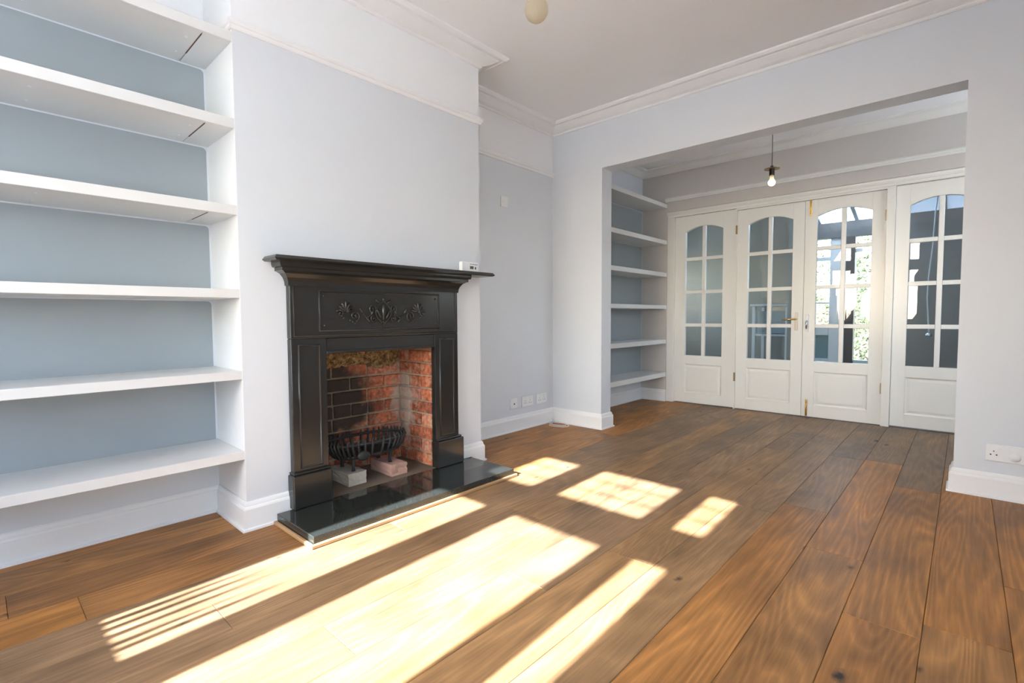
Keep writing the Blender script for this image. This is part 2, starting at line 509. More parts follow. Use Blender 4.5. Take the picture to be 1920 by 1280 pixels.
def prism_xz(bm, poly, y0, y1):
    """polygon in x,z extruded along y"""
    a = [bm.verts.new((x, y0, z)) for x, z in poly]
    c = [bm.verts.new((x, y1, z)) for x, z in poly]
    n = len(poly)
    bm.faces.new(a); bm.faces.new(c[::-1])
    for i in range(n):
        bm.faces.new((a[i], c[i], c[(i + 1) % n], a[(i + 1) % n]))

# ------------------------------------------------------------------ dimensions
XL, XR2 = -.354, -.396          # alcove wall faces left / right of the chimney
YC = 1.436                      # far end of the chimney breast
YW, YB, YD = 2.7145, 2.861, 4.36
XO1, XO2, ZO = .1093, 2.2956, 2.142
CEIL, CEIL2 = 2.572, 2.53
XRW = 3.5                       # right wall
YS0, YS1 = -2.07, -1.84         # front (street) wall
TOP = 2.75

# ------------------------------------------------------------------ structure: floor with boards
floor = bxo('floor', (-.65, XRW + .2, YS0, 4.49, -.08, -.016), M_slot, kind='structure')
ROW = 0.1925
row0 = 1.675 - ROW * 11
known = {11: [1.92, .15 - .15, 3.07], 12: [1.47, -.3, 3.1], 13: [1.03, -1.1, 2.6], 10: [.0, 1.75, 3.4]}
meshes = {}
def plank_mesh(w, l, m=None):
    m = m or M_oak
    key = (round(w, 3), round(l, 3), m.name)
    if key not in meshes:
        bm = new_bm()
        vs = box(bm, -w / 2, w / 2, -l / 2, l / 2, -.016, 0)
        te = [e for e in bm.edges if all(v.co.z > -1e-6 for v in e.verts)]
        bmesh.ops.bevel(bm, geom=te, offset=.0014, segments=1, affect='EDGES')
        me = bpy.data.meshes.new('plank')
        bmesh.ops.recalc_face_normals(bm, faces=bm.faces[:])
        bm.to_mesh(me); bm.free(); me.materials.append(m)
        meshes[key] = me
    return meshes[key]
r = 0
x = row0
while x < XRW:
    xa, xb = max(x, -.64), min(x + ROW, XRW + .1)
    if xb - xa > .02:
        if r in known: cuts = sorted(known[r])
        else:
            cuts = []; y = YS1 - random.uniform(.2, 1.6)
            while y < 4.3:
                y += round(random.choice([1.3, 1.6, 1.9, 2.1]), 2)
                if y < 4.2: cuts.append(y)
        ys = [YS1 - .12] + [c for c in cuts if c > YS1 + .1] + [4.39]
        for a, c in zip(ys, ys[1:]):
            w, l = xb - xa - .0012, c - a - .0012
            o = bpy.data.objects.new('floor_plank', plank_mesh(w, l, M_oak_warm if (xa > 1.6 and a < 1.7) or xa < .2 else M_oak))
            COL.objects.link(o)
            o.parent = floor
            o.location = ((xa + xb) / 2, (a + c) / 2, random.uniform(-.0005, 0))
    x += ROW; r += 1

# ------------------------------------------------------------------ walls
boxes('wall_left', [(-.65, XL, YS0, 0, 0, TOP)], M_wall, kind='structure')
wl = bpy.data.objects['wall_left']
boxes('wall_chimney', [(-.65, 0, 0, .345, 0, TOP), (-.65, 0, 1.055, YC, 0, TOP), (-.65, 0, .345, 1.055, .95, TOP), (-.65, -.36, .345, 1.055, 0, .95)], M_wall, kind='structure')
wc = bpy.data.objects['wall_chimney']
bxo('wall_recess', (-.65, XR2, YC, 4.6, 0, TOP), M_wall, kind='structure')
wr = bpy.data.objects['wall_recess']
boxes('wall_opening', [(XR2, XO1, YW, YB, 0, TOP), (XO2, XRW, YW, YB, 0, TOP), (XO1, XO2, YW, YB, ZO, TOP)], M_wall, kind='structure')
WR0, WR1 = XRW, XRW + .22
boxes('wall_right', [(WR0, WR1, YS0, -1.75, 0, TOP), (WR0, WR1, -.75, 3.2, 0, TOP), (WR0, WR1, 4.1, 4.6, 0, TOP), (WR0, WR1, -1.75, -.75, 0, .04), (WR0, WR1, -1.75, -.75, 2.2, TOP),
                     (WR0, WR1, 3.2, 4.1, 0, 1.0), (WR0, WR1, 3.2, 4.1, 2.2, TOP)], M_wall, kind='structure')
WX0, WX1, WZ0, WZ1 = .34, 1.74, .72, 2.38
boxes('wall_front', [(XL, WX0, YS0, YS1, 0, TOP), (WX1, XRW, YS0, YS1, 0, TOP), (WX0, WX1, YS0, YS1, 0, WZ0), (WX0, WX1, YS0, YS1, WZ1, TOP)], M_wall, kind='structure')
XF1 = 2.52
boxes('wall_doors', [(XR2, -.1, YD, 4.5, 0, TOP), (XF1, XRW, YD, 4.5, 0, TOP), (-.1, XF1, YD, 4.5, 2.062, TOP)], M_wall_back, kind='structure')
# pale frieze paint above the picture rail
for nm, ext, par in (('painted_frieze', (0, .0012, -.0012, YC + .0012, 2.19, 2.56), wc), ('painted_frieze', (XR2, XR2 + .0012, YC, YW, 2.19, 2.56), wr),
                     ('painted_frieze', (XL, XL + .0012, -.95, 0, 2.19, 2.56), wl), ('painted_frieze', (XL, .0012, -.0012, 0, 2.19, 2.56), wc),
                     ('painted_side', (XL, -.0005, -.0012, 0, .13, 2.19), wc)):
    bxo(nm, ext, M_frieze if nm == 'painted_frieze' else M_trim, par)
bxo('ceiling', (-.65, XRW + .22, YS0, YB, CEIL, TOP + .1), M_ceil, kind='structure')
bxo('ceiling.001', (-.65, XRW + .22, YB, 4.5, CEIL2, TOP + .1), M_ceil, kind='structure')
bxo('upper_shade_block', (-.65, XRW + .22, YS0, 4.5, TOP + .1, 4.0), M_brickext, kind='structure')  # unseen upper block added so its shadow falls over the extension

# ------------------------------------------------------------------ mouldings
cornice = [(0, 2.505), (.012, 2.505), (.018, 2.511), (.018, 2.519), (.028, 2.521), (.046, 2.526), (.070, 2.538), (.090, 2.550), (.094, 2.555), (.112, 2.555), (.117, 2.551), (.124, 2.552), (.138, 2.563), (.142, 2.572), (0, 2.572)]
sweep('trim_1', [(XL, YS1), (XL, 0), (0, 0), (0, YC), (XR2, YC), (XR2, YW), (XRW, YW), (XRW, YS1)], cornice, M_trim, kind='structure')
prail = [(0, 2.157), (.008, 2.157), (.012, 2.163), (.013, 2.172), (.019, 2.176), (.023, 2.184), (.021, 2.193), (.012, 2.198), (.008, 2.204), (0, 2.204)]
sweep('trim_2', [(XL, -.95), (XL, 0), (0, 0), (0, YC), (XR2, YC), (XR2, YW)], prail, M_trim, kind='structure')
prail2 = [(d, z + .012) for d, z in prail]
sweep('trim_3', [(-.12, YD), (XRW, YD)], prail2, M_door, kind='structure')
coving = [(0, 2.468), (.012, 2.468), (.03, 2.478), (.075, 2.508), (.11, 2.519), (.11, 2.53), (0, 2.53)]
sweep('trim_4', [(XR2, YB), (XR2, YD), (XRW, YD)], coving, M_door, kind='structure')
skirt = [(0, .127), (.005, .127), (.009, .121), (.011, .112), (.011, .107), (.015, .103), (.018, .095), (.018, .013), (.0265, .010), (.0265, 0), (0, 0)]
sweep('baseboard_left', [(XL, YS1), (XL, 0), (0, 0), (0, .195)], skirt, M_trim, kind='structure')
skirt_h = [(d, max(z, .047)) for d, z in skirt]
sweep('baseboard_chimney', [(0, 1.236), (0, 1.332)], skirt_h, M_trim, kind='structure')
sweep('baseboard_recess', [(0, 1.332), (0, YC), (XR2, YC), (XR2, YW), (XO1, YW), (XO1, YB), (XR2, YB), (XR2, YD), (-.1, YD)], skirt, M_trim, kind='structure')
sweep('baseboard_right', [(XO2, YB), (XO2, YW), (XRW, YW), (XRW, -.75)], skirt, M_trim, kind='structure')

# ------------------------------------------------------------------ shelves
def shelf(x0, x1, y0, y1, zb, zt, label, slot_y=None):
    r_ = empty('alcove_shelf', ((x0 + x1) / 2, (y0 + y1) / 2, zb), label, 'shelf', 'alcove shelves')
    bm = new_bm()
    if slot_y is None:
        box(bm, x0, x1 - .018, y0, y1, zb, zt)
    else:
        s0, s1 = slot_y - .002, slot_y + .002
        box(bm, x0, x1 - .018, y0, s0, zb, zt - .006)
        box(bm, x0, x1 - .018, s1, y1, zb, zt - .006)
        box(bm, x0, x1 - .018, y0, y1, zt - .006, zt)
    obj('board', bm, M_shelf, r_)
    bxo('front_lipping', (x1 - .018, x1, y0, y1, zb - .0005, zt + .0005), M_shelf, r_, bev=.0015)
    if slot_y is not None:
        bxo('groove', (x0 + .10, x1 - .035, slot_y - .0025, slot_y + .0025, zb - .0006, zb + .01), M_slot, r_)
        for dy in (.14, .62):
            for xx in (x1 - .10, x0 + .09):
                bm = new_bm(); lathe(bm, [(0, 0), (.006, 0), (.005, -.0016), (0, -.002)], (xx, y1 - dy, zb), 10)
                obj('screw_cap', bm, M_plastic, r_)
    return r_
place = ['topmost', 'second from top', 'third from top', 'fourth from top', 'fifth from top', 'lowest']
Z_front = [(2.106, 2.147), (1.746, 1.787), (1.381, 1.421), (1.025, 1.062), (.671, .707), (.316, .353)]
for i, (zb, zt) in enumerate(Z_front):
    shelf(XL + .0015, -.002, -.95, -.0015, zb, zt, 'white painted alcove shelf left of the fireplace, %s of its six' % place[i], -.105 if i < 3 else None)
Z_back = [(2.106, 2.146), (1.714, 1.758), (1.366, 1.410), (1.016, 1.056), (.638, .683), (.273, .322)]
for i, (zb, zt) in enumerate(Z_back):
    shelf(XR2 + .0015, -.101, YB + .002, YD - .0015, zb, zt, 'white shelf in back room alcove beside glazed doors, %s of six' % place[i])

# grey painted wall areas behind the shelves
def rounded_panel(y0, y1, z0, z1, x, par, rad=.018):
    bm = new_bm()
    pts = [(y0, z0), (y1, z0)]
    for k in range(6):
        a = math.pi / 2 * k / 5
        pts.append((y1 - rad + rad * math.cos(a), z1 - rad + rad * math.sin(a)))
    pts.append((y0, z1))
    a = [bm.verts.new((x, y, z)) for y, z in pts]; c = [bm.verts.new((x + .001, y, z)) for y, z in pts]
    bm.faces.new(a); bm.faces.new(c[::-1])
    for i in range(len(pts)):
        bm.faces.new((a[i], a[(i + 1) % len(pts)], c[(i + 1) % len(pts)], c[i]))
    obj('painted_panel', bm, M_gray, par)
for zl, zu in zip([z[1] for z in Z_front[1:]], [z[0] for z in Z_front[:-1]]):
    rounded_panel(-.95, -.009, zl, zu - .006, XL, wl)
for zl, zu in zip([z[1] for z in Z_back[1:]], [z[0] for z in Z_back[:-1]]):
    rounded_panel(YB + .001, YD - .008, zl, zu - .004, XR2, wr)

# ------------------------------------------------------------------ firebox
FB = empty('wall_firebox', (-.33, .70, .046), kind='structure')
def slab(name, ext, m, par, jit=.0):
    bm = new_bm(); box(bm, *ext)
    if jit:
        bmesh.ops.subdivide_edges(bm, edges=bm.edges[:], cuts=2, use_grid_fill=True)
        for v in bm.verts: v.co += Vector((random.uniform(-jit, jit), random.uniform(-jit, jit), random.uniform(-jit, jit)))
    return obj(name, bm, m, par)
bxo('mortar_bed', (-.36, -.334, .345, 1.055, .03, .95), M_mortar, FB)
bxo('mortar_bed', (-.334, -.002, 1.042, 1.055, .03, .95), M_mortar, FB)
bxo('mortar_bed', (-.334, -.002, .345, .358, .03, .95), M_mortar, FB)
bxo('firebox_floor', (-.336, .029, .345, 1.055, .0, .046), paint('sooty cement', (.16, .12, .085), .9, 50., .4, .3), FB)
def brick(ext, axis):
    bm = new_bm()
    vs = box(bm, *ext)
    bmesh.ops.bevel(bm, geom=bm.edges[:], offset=.004, segments=1, affect='EDGES')
    for v in bm.verts: v.co += Vector([random.uniform(-.0022, .0022) for _ in range(3)])
    obj('brick', bm, M_brick, FB)
PT = .0775
for c in range(11):
    z0 = .052 + c * PT; z1 = z0 + .066
    y = .36 - (0 if c % 2 else .11)
    k = 0
    while y < 1.04:
        l = .213 if (c % 4) else .102
        ya, yb = max(y, .358), min(y + l, 1.041)
        if yb - ya > .03: brick((-.35, -.322 + random.uniform(-.003, .003), ya, yb, z0, z1), 0)
        y += l + .011
    for ys, sgn in ((1.03, 1), (.37, -1)):
        x = -.322 + (0 if c % 2 else -.11)
        while x < -.01:
            l = .213 if c % 3 else .102
            xa, xb = max(x, -.32), min(x + l, -.006)
            o = random.uniform(-.003, .003)
            if xb - xa > .03:
                if sgn > 0: brick((xa, xb, ys + o, ys + .022, z0, z1), 1)
                else: brick((xa, xb, ys - .022, ys + o, z0, z1), 1)
            x += l + .011
# rough sandy render clinging to the top of the back wall
bm = new_bm()
ny, nz = 44, 14
gridv = []
for j in range(nz + 1):
    row = []
    for i in range(ny + 1):
        u, v = i / ny, j / nz
        y = .36 + u * .67
        low = .655 - .040 * max(0, math.sin(u * 9 + .6)) - .10 * max(0, 1 - abs(u - .02) * 5) + random.uniform(-.012, .012)
        z = low + v * (.93 - low)
        th = .012 + .012 * math.sin(u * 23 + v * 11) * math.sin(v * 17 + u * 5) + random.uniform(-.006, .006)
        if v < .05: th = -.004
        row.append(bm.verts.new((-.322 + th, y, z)))
    gridv.append(row)
for j in range(nz):
    for i in range(ny):
        bm.faces.new((gridv[j][i], gridv[j][i + 1], gridv[j + 1][i + 1], gridv[j + 1][i]))
obj('render_patch', bm, M_sand, FB)

# ------------------------------------------------------------------ fireplace surround
F = empty('fireplace_surround', (.03, .70, .046), 'black cast iron fireplace surround with mantel shelf on the chimney breast', 'fireplace')
FX = .036
ya, yb, yi0, yi1 = .195, 1.212, .369, 1.034
def ring(bm, y0, y1, z0, z1, w, h, x0=FX):
    """raised moulding ring around a rectangle, half round in section"""
    pr = [(0, 0), (w * .25, h * .8), (w * .5, h), (w * .75, h * .8), (w, 0)]
    cs = [(y0, z0, 1, 1), (y1, z0, -1, 1), (y1, z1, -1, -1), (y0, z1, 1, -1)]
    R = [[bm.verts.new((x0 + hh, y + sy * d, z + sz * d)) for d, hh in pr] for y, z, sy, sz in cs]
    for i in range(4):
        a, b_ = R[i], R[(i + 1) % 4]
        for j in range(len(pr) - 1):
            bm.faces.new((a[j], a[j + 1], b_[j + 1], b_[j]))
for y0, y1 in ((ya, yi0), (yi1, yb)):
    p = bxo('pilaster', (.0, FX, y0, y1, .20, .84), M_black, F, bev=.004, seg=2)
    bm = new_bm()
    a = y0 + .033; c = y1 - .031
    ring(bm, a, c, .228, .812, .010, .006)
    obj('panel_moulding', bm, M_black, p, smooth=True)
    q = bxo('plinth', (.0, .062, y0 - .014 if y0 < .5 else y0 - .004, y1 + .004 if y0 < .5 else y1 + .020, .0465, .205), M_black, F, bev=.006, seg=2)
    bxo('plinth_cap', (.0, .052, y0 - .008 if y0 < .5 else y0 - .002, y1 + .002 if y0 < .5 else y1 + .012, .205, .217), M_black, q, bev=.005, seg=2)
fz = bxo('frieze', (.0, FX, ya, yb, .84, 1.135), M_black, F, bev=.004, seg=2)
bm = new_bm(); ring(bm, .333, 1.069, .872, 1.072, .011, .006)
ring(bm, .210, 1.192, .850, 1.100, .008, .004)
obj('panel_moulding', bm, M_black, fz, smooth=True)
for y, z in ((.362, 1.043), (1.04, 1.043), (.362, .9), (1.04, .9)):
    bm = new_bm(); blob(bm, (FX, y, z), (.005, .006, .006), 2); obj('stud', bm, M_black, fz, smooth=True)
bxo('lintel', (.0, FX - .006, yi0, yi1, .775, .84), M_black, F, bev=.003)
bxo('lintel_lip', (-.02, FX + .004, yi0 - .002, yi1 + .002, .762, .778), M_black, F, bev=.004, seg=2)
# moulded bed under the shelf
bed = [(0, 1.085), (.004, 1.085), (.006, 1.105), (.012, 1.122), (.026, 1.140), (.040, 1.148), (.048, 1.150), (.048, 1.164), (.058, 1.167), (.062, 1.178), (.062, 1.190), (0, 1.190)]
sweep('bed_moulding', [(0, ya), (FX, ya), (FX, yb), (0, yb)], bed, M_black, F, side=-1) if False else None
P_ = [(0.001, yb), (FX, yb), (FX, ya), (0.001, ya)]
sweep('bed_moulding', P_, bed, M_black, F, side=-1)
ms = [(0, 1.190), (.030, 1.190), (.040, 1.196), (.040, 1.199), (.030, 1.212), (0, 1.212)]
bm = new_bm()
box(bm, .0, .100, .135, 1.394, 1.190, 1.212)
obj('mantel_shelf', bm, M_black, F)
sweep('shelf_edge', [(0.001, 1.394), (.100, 1.394), (.100, .135), (0.001, .135)], ms, M_black, F, side=-1)

# relief ornament on the frieze
orn = empty('relief_ornament', (0, 0, 0)); orn.parent = F; orn.location = Vector((FX, .689, .97)) - parent_world(F)
def on_f(y, z, h=0): return (FX + h, y, z)
def scroll(bm, y, z, r0, turns, a0, sgn, rad=.0050, flip=1):
    pts = []; rr = []
    N = 26
    for k in range(N + 1):
        t = k / N
        a = a0 + sgn * turns * 2 * math.pi * t
        r_ = r0 * (1 - .82 * t)
        pts.append(on_f(y + flip * r_ * math.cos(a), z + r_ * math.sin(a), .003 + .004 * t)); rr.append(rad * (1.0 - .3 * t))
    tube(bm, pts, rr, 6)
    blob(bm, pts[-1], (.006, .006, .006), 1)
def leaf(bm, y, z, ang, L, w, h=.012):
    c = (FX + .002, y + math.cos(ang) * L / 2, z + math.sin(ang) * L / 2)
    vs = blob(bm, (0, 0, 0), (h, L / 2, w / 2), 2)
    bmesh.ops.rotate(bm, verts=vs, cent=(0, 0, 0), matrix=Matrix.Rotation(ang, 3, 'X'))
    bmesh.ops.translate(bm, verts=vs, vec=c)
def finish_orn(name, bm):
    o = obj(name, bm, M_black, orn, smooth=True); return o
for f, yc in ((1, .49), (-1, .895)):
    bm = new_bm()
    for k in range(7):
        a = math.pi / 2 + (k - 3) * .42
        leaf(bm, yc - f * .018, .965, a, .060 - .006 * abs(k - 3), .014)
    for k in range(5):
        blob(bm, on_f(yc - f * .018 + math.cos(2.2 + k * .5) * .030 * f, .965 + math.sin(2.2 + k * .5) * .034, .006), (.006, .006, .006), 1)
    scroll(bm, yc + f * .030, .945, .030, 1.2, -1.3, 1, flip=f)
    scroll(bm, yc - f * .048, .958, .020, 1.1, 0.5, 1, flip=-f)
    for k in range(3):
        blob(bm, on_f(yc + f * (.005 + k * .013), .925 - k * .008, .005), (.006, .0065 - k * .001, .0065 - k * .001), 1)
    finish_orn('side_palmette', bm)
    bm = new_bm()
    pts = [on_f(yc + f * (.03 + .115 * t), .945 + .022 * math.sin(t * 6.0), .003) for t in [k / 14 for k in range(15)]]
    tube(bm, pts, [.0042 * (1 - .4 * k / 14) for k in range(15)], 6)
    leaf(bm, yc + f * .075, .958, math.pi / 2 + f * .5, .034, .013)
    leaf(bm, yc + f * .10, .935, -math.pi / 2 + f * .6, .032, .012)
    leaf(bm, yc + f * .125, .952, math.pi / 2 - f * .4, .028, .011)
    finish_orn('vine', bm)
bm = new_bm()
for f in (1, -1):
    pts = [on_f(.689 + f * (.046 * math.sin(math.pi * t) ** .8), .905 + .120 * t, .004) for t in [k / 16 for k in range(17)]]
    tube(bm, pts, [.0048] * 17, 6)
    scroll(bm, .689 + f * .060, .985, .024, 1.2, -1.2, 1, flip=f)
    scroll(bm, .689 + f * .058, .930, .020, 1.1, 1.2, -1, flip=f)
    leaf(bm, .689 + f * .02, 1.01, math.pi / 2 - f * .9, .035, .013)
    leaf(bm, .689 + f * .014, .93, math.pi / 2 - f * .5, .06, .014)
    for k in range(4): blob(bm, on_f(.689 + f * (.072 + .010 * k), .955 - .006 * k, .005), (.005, .0055, .0055), 1)
leaf(bm, .689, .92, math.pi / 2, .09, .018, .011)
leaf(bm, .689, 1.02, math.pi / 2, .024, .014, .010)
for k in range(4): blob(bm, on_f(.689, .915 - k * .013, .006), (.006, .007 - k * .001, .007 - k * .001), 1)
finish_orn('centre_shell', bm)

# hearth slab
H = empty('hearth', (.2, .72, 0), 'polished black granite hearth slab edged with thin wooden beading', 'hearth')
bxo('granite_slab', (.029, .386, .116, 1.331, .0005, .046), M_granite, H, bev=.0025, seg=2)
bxo('beading', (.387, .402, .100, 1.347, .0005, .017), M_beading, H, bev=.003)
bxo('beading', (.030, .386, .100, .115, .0005, .017), M_beading, H, bev=.003)
bxo('beading', (.030, .386, 1.332, 1.347, .0005, .017), M_beading, H, bev=.003)

# loose bricks and fire basket
def loose_brick(ext, m, label):
    bm = new_bm(); box(bm, *ext)
    bmesh.ops.subdivide_edges(bm, edges=bm.edges[:], cuts=4, use_grid_fill=True)
    x0, x1, y0, y1, z0, z1 = ext
    for v in bm.verts:
        k = .0035 if v.co.z > z0 + .001 else 0.0
        v.co += Vector((random.uniform(-k, k), random.uniform(-k, k), random.uniform(-k, k * .3)))
    o = obj('loose_brick', bm, m); tag(o, label, 'brick', 'bricks under the fire basket'); return o
loose_brick((-.265, -.05, .518, .622, .0462, .1125), M_palebrick, 'pale grey rough brick under the left end of the fire basket')
loose_brick((-.240, -.025, .765, .870, .0462, .1125), M_pinkbrick, 'pink rough brick under the right end of the fire basket')

G = empty('fire_basket', (-.14, .68, .113), 'black iron fire basket with curved bars on two bricks', 'grate')
gc, gy, gd = (-.145, .685), .225, .115
def rim_pt(a, z, s=1.0):
    ex = 2.6
    c, s_ = math.cos(a), math.sin(a)
    return (gc[0] + gd * s * math.copysign(abs(c) ** (2 / ex), c), gc[1] + gy * s * math.copysign(abs(s_) ** (2 / ex), s_), z)
bm = new_bm(); N = 48
tube(bm, [rim_pt(2 * math.pi * k / N, .262) for k in range(N + 1)], .008, 6, False); obj('upper_rim', bm, M_iron, G, smooth=True)
bm = new_bm()
tube(bm, [rim_pt(2 * math.pi * k / N, .192, .84) for k in range(N + 1)], .009, 6, False); obj('lower_rim', bm, M_iron, G, smooth=True)
bm = new_bm()
vs = [bm.verts.new(rim_pt(2 * math.pi * k / N, .190, .82)) for k in range(N)]
vs2 = [bm.verts.new(rim_pt(2 * math.pi * k / N, .180, .82)) for k in range(N)]
bm.faces.new(vs); bm.faces.new(vs2[::-1])
for k in range(N): bm.faces.new((vs[k], vs[(k + 1) % N], vs2[(k + 1) % N], vs2[k]))
obj('bottom_grate', bm, M_iron, G)
NB = 38
for k in range(NB):
    a = 2 * math.pi * (k + .5) / NB
    p0 = Vector(rim_pt(a, .186, .84)); p1 = Vector(rim_pt(a, .225, .97)); p2 = Vector(rim_pt(a, .262, 1.03)); p3 = Vector(rim_pt(a, .288, 1.00))
    bm = new_bm(); tube(bm, [p0, p1, p2, p3], [.0065, .0075, .0075, .004], 6)
    obj('bar', bm, M_iron, G, smooth=True)
for y in (.565, .795):
    for xx in (-.085, -.205):
        bm = new_bm(); tube(bm, [(xx, y, .19), (xx + .006, y, .165), (xx, y, .135), (xx + .004, y, .1135)], [.016, .012, .008, .011], 8)
        obj('leg', bm, M_iron, G, smooth=True)
bm = new_bm(); blob(bm, (-.035, .60, .20), (.012, .04, .028), 2); obj('front_crest', bm, M_iron, G, smooth=True)

# thermostat on the mantel
T = empty('thermostat', (.05, 1.30, 1.2125), 'white plastic thermostat standing on the right end of the mantel shelf', 'thermostat')
bxo('housing', (.030, .060, 1.232, 1.372, 1.2125, 1.276), M_plastic, T, bev=.004, seg=2)
bxo('display', (.0595, .0608, 1.296, 1.326, 1.234, 1.252), M_lcd, T)
bm = new_bm(); blob(bm, (.060, 1.343, 1.241), (.002, .006, .009), 2); obj('dial_mark', bm, M_lcd, T)
for k in range(5): bxo('button', (.0595, .0612, 1.298 + k * .013, 1.305 + k * .013, 1.261, 1.265), M_slot, T)

# ------------------------------------------------------------------ sockets
def plate_x(y0, y1, z0, z1, name, label, cat, x=XR2, grp=None):
    r_ = empty(name, (x, (y0 + y1) / 2, (z0 + z1) / 2), label, cat, grp)
    bxo('face_plate', (x + .0003, x + .009, y0, y1, z0, z1), M_plastic, r_, bev=.003, seg=2)
    return r_
a = plate_x(2.142, 2.228, .184, .270, 'aerial_socket', 'white single aerial socket with dark centre, leftmost of three plates above the recess skirting', 'socket')
bm = new_bm(); blob(bm, (XR2 + .009, 2.19, .224), (.003, .007, .007), 2); obj('aerial_pin', bm, M_dark, a)
def double_socket_x(y0, y1, z0, z1, label):
    s = plate_x(y0, y1, z0, z1, 'double_socket', label, 'socket', grp='double power sockets')
    for yc in (y0 + .042, y1 - .042):
        bxo('switch', (XR2 + .0088, XR2 + .0125, yc - .004, yc + .006, z1 - .024, z1 - .008), M_plastic, s, bev=.001)
        for dy, dz, w in ((0, -.036, .004), (-.011, -.056, .006), (.011, -.056, .006)):
            bxo('pin_hole', (XR2 + .0085, XR2 + .0094, yc + dy - w / 2, yc + dy + w / 2, z1 + dz - .003, z1 + dz + .003), M_dark, s)
double_socket_x(2.286, 2.430, .184, .270, 'white double power socket in the middle of three plates above the recess skirting')
double_socket_x(2.474, 2.618, .186, .272, 'white double power socket nearest the corner of the recess')
a = plate_x(2.046, 2.126, 1.803, 1.886, 'blank_plate', 'white square blanking plate high on the recess wall right of the chimney', 'plate')
for y in (2.058, 2.114):
    bm = new_bm(); blob(bm, (XR2 + .009, y, 1.845), (.0015, .003, .003), 1); obj('screw', bm, M_chrome, a)
Dk = empty('double_socket', (2.49, YW, .235), 'white double power socket on the right pier with a white plug-in cover', 'socket')
bxo('face_plate', (2.417, 2.563, YW - .009, YW - .0003, .190, .276), M_plastic, Dk, bev=.003, seg=2)
for xc in (2.447, 2.533):
    for dx, dz, w in ((0, .010, .004), (-.011, -.008, .006), (.011, -.008, .006)):
        if xc > 2.5: continue
        bxo('pin_hole', (xc + dx - w / 2, xc + dx + w / 2, YW - .0096, YW - .008, .232 + dz - .003, .232 + dz + .003), M_dark, Dk)
bxo('switch', (2.470, 2.480, YW - .013, YW - .008, .246, .263), M_plastic, Dk, bev=.001)
bxo('switch', (2.500, 2.510, YW - .013, YW - .008, .246, .263), M_plastic, Dk, bev=.001)
bm = new_bm(); lathe(bm, [(0, 0), (.021, 0), (.022, .008), (.018, .016), (0, .017)], (0, 0, 0), 20)
bmesh.ops.rotate(bm, verts=bm.verts[:], cent=(0, 0, 0), matrix=Matrix.Rotation(math.pi / 2, 3, 'X'))
bmesh.ops.translate(bm, verts=bm.verts[:], vec=(2.522, YW - .009, .224))
pc = obj('plug_cover', bm, M_plastic, Dk, smooth=True)

# loose white cable in the corner
bm = new_bm()
pts = []
for k in range(60):
    t = k / 59
    if t < .3:
        s = t / .3; pts.append((-.36 + .02 * s, 2.655 + .02 * math.sin(s * 6), .03 * (1 - s) + .004))
    else:
        s = (t - .3) / .7; a_ = -2.2 + s * 2 * math.pi * 1.35
        rr = .085 - .02 * s
        pts.append((-.245 + rr * 1.25 * math.cos(a_), 2.60 + rr * .8 * math.sin(a_), .004 + .012 * s))
tube(bm, pts, .0028, 6)
c_ = obj('loose_cable', bm, M_plastic, smooth=True); tag(c_, 'thin white cable coiled on the floor in the corner of the recess', 'cable')

# ------------------------------------------------------------------ pendant lamps
def pendant(x, y, zc, zb, label, bulb_r=.029, disc_r=.058, length=.165):
    r_ = empty('pendant_lamp', (x, y, zc), label, 'lamp')
    bm = new_bm(); lathe(bm, [(0, -.0005), (.045, -.0005), (.045, -.012), (.030, -.022), (0, -.024)], (x, y, zc), 24); obj('ceiling_rose', bm, M_oldbrass, r_, smooth=True)
    zt = zb + length
    bm = new_bm(); tube(bm, [(x, y, zc - .02), (x, y, zt)], .0028, 8); obj('cable', bm, M_post, r_)
    bm = new_bm(); lathe(bm, [(0, .0), (.011, .0), (.011, -.018), (.014, -.018), (.014, -.020), (0, -.020)], (x, y, zt), 16); obj('cable_grip', bm, M_bronze, r_)
    bm = new_bm(); lathe(bm, [(0, -.020), (disc_r, -.024), (disc_r, -.027), (0, -.024)], (x, y, zt), 32); obj('brass_disc', bm, M_oldbrass, r_)
    bm = new_bm(); lathe(bm, [(0, -.026), (.020, -.026), (.020, -.078), (.017, -.080), (0, -.080)], (x, y, zt), 20); obj('lamp_holder', bm, M_bronze, r_, smooth=False)
    R_ = bulb_r
    h0 = -.080
    hb = zb - zt
    L_ = h0 - hb
    prof = [(.013, h0 + .002), (.0135, h0 - .004)]
    zc_b = hb + R_
    a0 = math.asin(.62)
    ztan = zc_b + R_ * math.cos(a0)
    for k in range(1, 6):
        t = k / 6; e_ = t * t * (3 - 2 * t)
        prof.append((.0135 + (R_ * math.sin(a0) - .0135) * e_, (h0 - .004) + (ztan - h0 + .004) * t))
    for k in range(13):
        a_ = a0 + (math.pi - a0) * k / 12
        prof.append((R_ * math.sin(a_) if k < 12 else 0, zc_b + R_ * math.cos(a_)))
    bm = new_bm(); lathe(bm, prof, (x, y, zt), 24); bl = obj('bulb', bm, M_bulb, r_, smooth=True)
    bm = new_bm(); tube(bm, [(x - .006, y, zt + h0), (x - .008, y, zt + h0 - L_ * .55), (x, y, zt + h0 - L_ * .62), (x + .008, y, zt + h0 - L_ * .55), (x + .006, y, zt + h0)], .0012, 5)
    obj('filament', bm, M_brass, bl)
ld = bpy.data.lights.new('pendant_light', 'POINT'); ld.energy = 0.3; ld.color = (1.0, .86, .68); ld.shadow_soft_size = .03
lo = bpy.data.objects.new('pendant_light', ld); COL.objects.link(lo); lo.location = (1.112, 3.70, 2.03)
pendant(1.112, 3.70, CEIL2, 2.001, 'brass disc pendant lamp with bare bulb hanging before the glazed doors')
